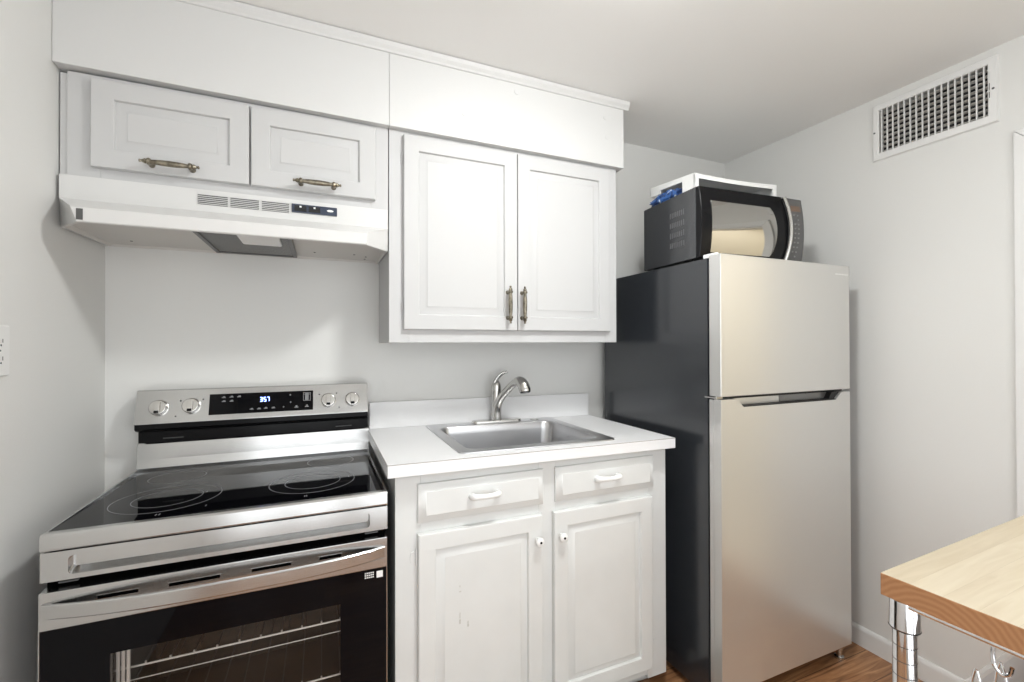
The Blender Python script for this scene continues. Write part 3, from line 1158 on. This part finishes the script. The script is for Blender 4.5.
prism(bm, [(2.352, 1.1155), (2.640, 1.1155), (2.640, 1.1405), (2.352, 1.1405)], 'y', -.7415, -.7385, mi=1)  # grey plate stands in for the darker half of the pocket's reflection
box(bm, fx0, fx1, -.7395, -.7370, 1.1405, 1.1515)
obj('handle_recess_shade', bm, [m_blackm, mat('recess_reflection_grey', (.22, .22, .22), .3, .6, rvar=.02)], rd, label='handle recess with its shade painted as black strips')
bm = B()
box(bm, fx0-.004, fx0+.028, -.755, -.700, 1.1445, 1.1505, .0015)
lathe(bm, [(-.008, .006), (.010, .006)], (fx0+.006, -.745, 1.1475), (0, 0, 1), 14)
obj('middle_hinge', bm, m_nick, t)
bm = B()
prism(bm, [(fx0+.003, -.690), (fx0+.026, -.690), (fx0+.024, -.745), (fx0+.012, -.752), (fx0+.004, -.745)], 'z', 1.6645, 1.679, .002)
obj('top_hinge_cover', bm, m_wplast, t, label='white plastic top hinge cover')
for x in (2.06, 2.722):
    bm = B()
    lathe(bm, [(0, .018), (.010, .018), (.012, .011), (.045, .011), (.045, .016), (.060, .016)], (x, -.735, 0), (0, 0, 1), 18)
    box(bm, x-.02, x+.02, -.74, -.69, .055, .076, .003)
    obj('foot', bm, m_nick, t, label='grey adjustable front foot')
for x in (2.06, 2.69):
    bm = B()
    lathe(bm, [(0, .016), (.03, .016)], (x, -.12, 0), (0, 0, 1), 14)
    obj('foot', bm, m_blackm, t)

# ================================================================== MICROWAVE (turned a little)
MWY = math.radians(-4.0)
t = thing('microwave_oven', 'black countertop microwave with mirrored door on top of the refrigerator', 'microwave', (2.018, -.655, 1.6652), (0, 0, MWY))
mw_w, mw_h, mw_d = .548, .290, .345
bm = B()
box(bm, 0, mw_w, .012, mw_d, .012, mw_h, .004)
for r in range(4):                    # punched louvres on the side
    for k in range(8):
        zz = .075+.042*r
        yy = .075+.0115*k
        tt = bmesh.new()
        box(tt, -.0016, .001, yy, yy+.006, zz, zz+.022, .0006)
        merge(bm, tt, 1)
body = obj('body', bm, [m_mwside, mat('louvre_grey', (.10, .10, .105), .3, rvar=.04)], t, local=True)
for px in (.04, mw_w-.04):
    for py in (.05, mw_d-.04):
        bm = B()
        lathe(bm, [(0, .012), (.010, .014), (.0125, .014)], (px, py, .0), (0, 0, 1), 14)
        obj('foot', bm, m_blackm, t, local=True)


def bulge(z):
    u = (z-.150)/.138
    return -.003-.015*max(0., 1-u*u)


def curved(bm, xf0, xf1, z0, z1, off=0., th=.006, nx=10, nz=16, mi=0, inset=None):
    """front skin following the bulge; xf0/xf1 functions of z"""
    rows = []
    for j in range(nz+1):
        z = z0+(z1-z0)*j/nz
        a, b = xf0(z), xf1(z)
        y = bulge(z)-off
        rows.append(([Vector((a+(b-a)*i/nx, y, z)) for i in range(nx+1)], [Vector((a+(b-a)*i/nx, y+th, z)) for i in range(nx+1)]))
    loops = [fr+bk[::-1] for fr, bk in rows]
    loft(bm, loops, mi=mi)
    return bm


def arc_x(z):
    u = (z-.150)/.138
    return .428+.022*max(0., 1-u*u)


bm = B()
curved(bm, lambda z: .002, lambda z: arc_x(z)-.003, .014, .274, 0, .0)
bmesh.ops.delete(bm, geom=bm.verts[:], context='VERTS')
# solid bulged door: profile prism with front following the bulge
rows = []
for j in range(21):
    z = .014+.274*j/20
    b = arc_x(z)-.004
    rows.append([Vector((.002, .011, z)), Vector((.002, bulge(z)+.003, z)), Vector((.006, bulge(z), z)), Vector((b, bulge(z), z)), Vector((b, .011, z))])
loft(bm, rows)
dr = obj('door', bm, m_black, t, local=True)
bm = B()


def wl(z):
    return .052


def wr(z):
    u = (z-.134)/.106
    return .335+.050*math.sqrt(max(0., 1-u*u))


curved(bm, wl, wr, .034, .234, .0012, .003, 14, 20)
obj('window', bm, m_mirror, dr, local=True, label='mirrored door window')
bm = B()
path = [Vector((arc_x(z), bulge(z)-.010, z)) for z in [.018+.266*k/24 for k in range(25)]]
tube(bm, path, .0072, 10, flat=(1, 1), ref=(1, 0, 0))
for zz in (.022, .280):
    lathe(bm, [(0, .005), (.012, .005)], (arc_x(zz), bulge(zz)-.010, zz), (0, 1, 0), 10)
obj('handle', bm, m_nick, dr, local=True, label='curved silver door handle')
bm = B()
rows = []
for j in range(21):
    z = .014+.274*j/20
    a = arc_x(z)+.002
    rows.append([Vector((a, .011, z)), Vector((a, bulge(z), z)), Vector((mw_w-.008, bulge(z)+.004, z)), Vector((mw_w-.001, bulge(z)*.5+.006, z)), Vector((mw_w-.001, .011, z))])
loft(bm, rows)
cpn = obj('control_panel', bm, m_gray, t, local=True)
bm = B()
curved(bm, lambda z: .470, lambda z: .522, .232, .256, -.0005, .003, 3, 4)
obj('display', bm, m_disp, cpn, local=True)
bm = B()
for r in range(10):
    for c in range(3):
        if r in (1, ) and c == 1 or r == 9 and c == 1:
            continue
        z = .212-.0190*r
        x = arc_x(z)+.013+.0195*c
        y = bulge(z)
        box(bm, x, x+.008, y-.0008, y+.004, z, z+.006)
obj('key', bm, m_icon, cpn, local=True)

# ================================================================== PLASTIC RACK AND BAG ON THE MICROWAVE
TZ = 1.6652+mw_h
t = thing('plastic_rack', 'white plastic shelf rack lying on top of the microwave', 'rack', (2.052, -.605, TZ), (0, 0, MWY))
bm = B()
tw, td, th_ = .437, .285, .072
RISE = .030                                     # its back edge is propped up


def tz(x, y, z):
    sag = -.006*math.sin(PI*min(1, max(0, x/tw)))
    return Vector((x, y, z+RISE*y/td*(z/th_)+sag*(z/th_)))


def tbox(bm, a, b, c, d, e, f, nx=8):
    tt = bmesh.new()
    box(tt, a, b, c, d, e, f)
    if b-a > .1:
        bmesh.ops.subdivide_edges(tt, edges=[q for q in tt.edges if abs(q.verts[0].co.x-q.verts[1].co.x) > .1], cuts=nx)
    for v in tt.verts:
        v.co = tz(*v.co)
    merge(bm, tt)


tbox(bm, 0, tw, 0, td, th_-.006, th_)
tbox(bm, 0, tw, 0, .006, th_-.018, th_-.005)
tbox(bm, 0, tw, td-.006, td, th_-.018, th_-.005)
tbox(bm, 0, .006, 0, td, th_-.018, th_-.005)
tbox(bm, tw-.006, tw, 0, td, th_-.018, th_-.005)
for px, sx in ((0, 1), (tw, -1)):
    for py, sy in ((0, 1), (td, -1)):
        w1, w2 = .022, .070
        zb_ = .042 if (py and not px) else .0005
        a, b = sorted((px, px+sx*w1))
        c, d = sorted((py, py+sy*.006))
        tbox(bm, a, b, c, d, zb_, th_-.016)
        a, b = sorted((px, px+sx*.006))
        c, d = sorted((py, py+sy*w2))
        tbox(bm, a, b, c, d, zb_, th_-.016)
obj('top_plate', bm, m_wplast, t, local=True, smooth=False)

bm = B()
bmesh.ops.create_icosphere(bm, subdivisions=4, radius=1)
for v in bm.verts:
    n_ = noise.fractal(v.co*2.6+Vector((3, 1, 7)), 1, 2, 4)*.24
    p = v.co*(1+n_)
    z = p.z
    v.co = Vector((p.x*.030, p.y*.105, max(-.95, z)*.026+.0247))
tag(obj('plastic_bag', bm, m_bag, None), 'crumpled blue and white bag under the left side of the white rack', 'bag')
o = bpy.data.objects['plastic_bag']
o.location = (2.074, -.425, TZ+.0005)
o.rotation_euler = (0, 0, MWY)

# ================================================================== AIR VENT (right wall)
t = thing('air_vent', 'white metal air return grille high on the right wall', 'vent', (RX, -.98, 2.25))
vy0, vy1, vz0, vz1 = -1.178, -.784, 2.132, 2.373
iy0, iy1, iz0, iz1 = -1.150, -.808, 2.163, 2.347
xf = RX-.009
bm = B()
O = lambda i, x: [Vector((x, vy0+i, vz0+i)), Vector((x, vy1-i, vz0+i)), Vector((x, vy1-i, vz1-i)), Vector((x, vy0+i, vz1-i))]
I = lambda i, x: [Vector((x, iy0-i, iz0-i)), Vector((x, iy1+i, iz0-i)), Vector((x, iy1+i, iz1+i)), Vector((x, iy0-i, iz1+i))]
loft(bm, [O(0, RX), O(0, RX-.003), O(.004, xf), I(.003, xf), I(0, xf+.003), I(0, RX+.0005)], False, False)
obj('frame', bm, m_trim, t)
bm = B()
box(bm, RX+.085, RX+.095, iy0, iy1, iz0, iz1)
box(bm, RX+.03, RX+.085, iy0, iy0+.002, iz0, iz1)
box(bm, RX+.03, RX+.085, iy1-.002, iy1, iz0, iz1)
box(bm, RX+.03, RX+.085, iy0+.002, iy1-.002, iz0, iz0+.002)
box(bm, RX+.03, RX+.085, iy0+.002, iy1-.002, iz1-.002, iz1)
obj('duct', bm, m_dark, t)
nv = 17
for k in range(nv):
    y = iy0+(iy1-iy0)*(k+.5)/nv
    bm = B()
    prism(bm, [(xf+.0015, y-.0018), (xf+.0015, y+.0018), (xf+.008, y+.0018), (xf+.008, y-.0018)], 'z', iz0, iz1)
    obj('vertical_blade', bm, m_trim, t)
for k in range(9):
    z = iz0+(iz1-iz0)*(k+.5)/9
    bm = B()
    prism(bm, [(xf+.0095, z-.0035), (xf+.0095, z-.0020), (xf+.024, z-.0055), (xf+.024, z-.0070)], 'y', iy0, iy1)
    obj('horizontal_blade', bm, m_hoodin, t)
bm = B()
box(bm, xf-.004, xf+.001, -1.160, -1.150, 2.247, 2.251, .0008)
box(bm, xf-.0005, xf+.001, -1.1565, -1.1545, 2.225, 2.278, mi=1)
obj('damper_lever', bm, [m_trim, m_gray], t)
for y in (-.792, -1.165):
    bm = B()
    lathe(bm, [(0, .004), (.0012, .0034)], (xf, y, 2.255), (-1, 0, 0), 14)
    obj('screw', bm, m_gray, t)

# ================================================================== WALL OUTLET (left wall)
t = thing('wall_outlet', 'white duplex outlet plate on the left wall', 'outlet', (0, -.555, 1.333))
bm = B()
box(bm, .0002, .0055, -.590, -.518, 1.275, 1.392, .0025)
obj('cover_plate', bm, m_trim, t)
for zc in (1.313, 1.354):
    bm = B()
    prism(bm, rrect(-.570, -.5385, zc-.0145, zc+.0145, .010, 5), 'x', .005, .0070, .0005)
    for dy in (-.007, .006):
        box(bm, .0068, .0073, -.5545+dy, -.5525+dy, zc-.002, zc+.007, mi=1)
    lathe(bm, [(0, .0025), (.0004, .0025)], (.0069, -.5535, zc-.008), (1, 0, 0), 10, mi=1)
    obj('receptacle', bm, [m_trim, m_dark], t)
bm = B()
lathe(bm, [(0, .003), (.001, .0025)], (.0055, -.554, 1.3335), (1, 0, 0), 12)
obj('screw', bm, m_nick, t)

# ================================================================== CEILING LIGHT (just above the frame)
t = thing('ceiling_light', 'round white flush ceiling light above the kitchen floor', 'light', (LAMP[0], LAMP[1], 2.402))
bm = B()
lathe(bm, [(0, .125), (-.008, .125), (-.012, .121), (-.0125, .110)], (LAMP[0], LAMP[1], 2.4015), (0, 0, 1), 48)
obj('rim', bm, m_trim, t)
bm = B()
lathe(bm, [(0, .110), (-.012, .108), (-.024, .098), (-.034, .080), (-.040, .055), (-.043, .028), (-.044, .001)], (LAMP[0], LAMP[1], 2.389), (0, 0, 1), 48)
obj('diffuser', bm, m_lampm, t)

# ================================================================== KITCHEN CART
CY = math.radians(2.3)
CO = Vector((1.587, -1.4855, 0))
t = thing('kitchen_cart', 'butcher block topped kitchen cart on chrome posts', 'cart', CO, (0, 0, CY))
CW, CL = .76, .92
bm = B()
box(bm, 0, CW, -CL, 0, .9065, .9447, .0015)
for f in bm.faces:
    n_ = f.normal if f.normal.length else Vector((0, 0, 1))
bm.normal_update()
for f in bm.faces:
    c = f.calc_center_median()
    f.material_index = 1 if c.z < .9440 else 0
obj('butcher_block_top', bm, [m_block, m_end], t, local=True, smooth=False)
posts = [(.020, -.026), (CW-.020, -.026), (.020, -CL+.026), (CW-.020, -CL+.026)]
for px, py in posts:
    bm = B()
    lathe(bm, [(.075, .0168), (.906, .0168)], (px, py, 0), (0, 0, 1), 28)
    z = .0935
    while z < .85:
        lathe(bm, [(z-.0006, .0160), (z-.0006, .01695), (z+.0006, .01695), (z+.0006, .0160)], (px, py, 0), (0, 0, 1), 28, mi=1)
        z += .0254
    po = obj('post', bm, [m_chrome, m_gray], t, local=True)
    for zt_ in (.858, .335):
        bm = B()
        lathe(bm, [(0, .0165), (.0, .0210), (.002, .0216), (.046, .0206), (.0482, .0200), (.0482, .0165)], (px, py, zt_), (0, 0, 1), 24)
        lathe(bm, [(-.0015, .0205), (.0005, .0221)], (px, py, zt_), (0, 0, 1), 24, mi=1)
        obj('collar', bm, [m_chrome, m_blackm], po, local=True)
    bm = B()
    lathe(bm, [(-.009, .012), (-.008, .028), (-.004, .031), (.004, .031), (.008, .028), (.009, .012)], (px, py+.012, .0312), (1, 0, 0), 24)
    box(bm, px-.014, px-.011, py-.012, py+.022, .03, .072, .001, mi=1)
    box(bm, px+.011, px+.014, py-.012, py+.022, .03, .072, .001, mi=1)
    box(bm, px-.014, px+.014, py-.016, py+.020, .070, .078, .001, mi=1)
    obj('caster', bm, [m_blackm, m_chrome], po, local=True)


def rect_frame(bm, z, r=.0032):
    a, b, c, d = .020, CW-.020, -.026, -CL+.026
    for p, q in (((a, c), (b, c)), ((b, c), (b, d)), ((b, d), (a, d)), ((a, d), (a, c))):
        tube(bm, [(p[0], p[1], z), (q[0], q[1], z)], r, 8)


bm = B()
for a, b, c, d in ((.0035, .0135, -CL+.01, -.012), (CW-.0135, CW-.0035, -CL+.01, -.012), (.02, CW-.02, -.0135, -.0045), (.02, CW-.02, -CL+.0045, -CL+.0135)):
    box(bm, a, b, c, d, .8985, .9063, .0025)
obj('upper_rail', bm, m_chrome, t, local=True)
bm = B()
rect_frame(bm, .372, .0034)
rect_frame(bm, .342, .0034)
for (ax, ay, bx, by) in ((.029, -.03, CW-.029, -.03), (.029, -CL+.03, CW-.029, -CL+.03), (.029, -.03, .029, -CL+.03), (CW-.029, -.03, CW-.029, -CL+.03)):
    k = 14
    pts = []
    for i in range(k+1):
        s = .04+.92*i/k
        pts.append((ax+(bx-ax)*s, ay+(by-ay)*s, .372 if i % 2 else .342))
    tube(bm, pts, .0018, 6)
for i in range(28):
    y = -.05-(CL-.10)*i/27
    tube(bm, [(.029, y, .3745), (CW-.029, y, .3745)], .0016, 6)
obj('wire_shelf', bm, m_chrome, t, local=True)

# bin on the cart's lower shelf
t2 = thing('storage_bin', 'white plastic bin with rolled rim standing on the lower shelf of the cart', 'bin', (1.8952, -1.6833, .3765), (0, 0, CY))
bm = B()
H = .3385


def bl(w, d, z, r=.03):
    return [Vector((p[0], p[1], z)) for p in rrect(-w/2, w/2, -d/2, d/2, r, 5)]


loft(bm, [bl(.40, .29, 0), bl(.40, .29, .004), bl(.445, .335, H-.012), bl(.458, .348, H-.010), bl(.460, .350, H-.004), bl(.456, .346, H), bl(.442, .332, H),
          bl(.436, .326, H-.004), bl(.394, .284, .008)], True, True)
obj('bin_wall', bm, m_wplast, t2, local=True)

# hook and wire rack hanging from the rail
hxp = CO+Matrix.Rotation(CY, 3, 'Z') @ Vector((.0085, -.1295, 0))
t3 = tag(obj('hook', tube(B(), bez([(0, .004, .0), (0, .0045, .006), (0, -.002, .0105), (0, -.0085, .004), (0, -.0085, -.014), (0, -.0105, -.028), (0, -.018, -.0365), (0, -.026, -.032), (0, -.029, -.020)], 8), .0027, 10), m_chrome),
         'chrome hook hanging from the rail of the wooden cart', 'hook')
t3.location = (hxp.x, hxp.y, .8985)
bm = B()
for dy, w, h, zt_ in ((-.017, .010, .22, .010), (.010, .010, .22, -.018), (-.044, .010, .22, .004)):
    pts = bez([(.0, dy+w*.9, -h), (.0, dy+w, -h*.6), (0, dy+w*.55, zt_-.03), (0, dy+w*.2, zt_-.006), (0, dy, zt_), (0, dy-w*.2, zt_-.006), (0, dy-w*.55, zt_-.03), (0, dy-w, -h*.6), (0, dy-w*.9, -h)], 6)
    tube(bm, pts, .0016, 8)
tube(bm, [(0, .03, -.22), (0, -.068, -.22)], .002, 8)
tube(bm, [(0, .03, -.13), (0, -.068, -.13)], .0016, 8)
wr_ = tag(obj('wire_rack', bm, m_chrome), 'chrome wire rack of looped wires hanging on the hook under the cart top', 'rack')
wr_.location = (hxp.x, hxp.y, .868)

# ================================================================== FLOOR MAT in front of the sink cabinet
bm = B()
prism(bm, rrect(1.00, 1.862, -.98, -.520, .02, 4), 'z', .0005, .008, .002)
mt = tag(obj('floor_mat', bm, m_mat), 'speckled grey brown mat on the floor in front of the sink cabinet', 'mat')
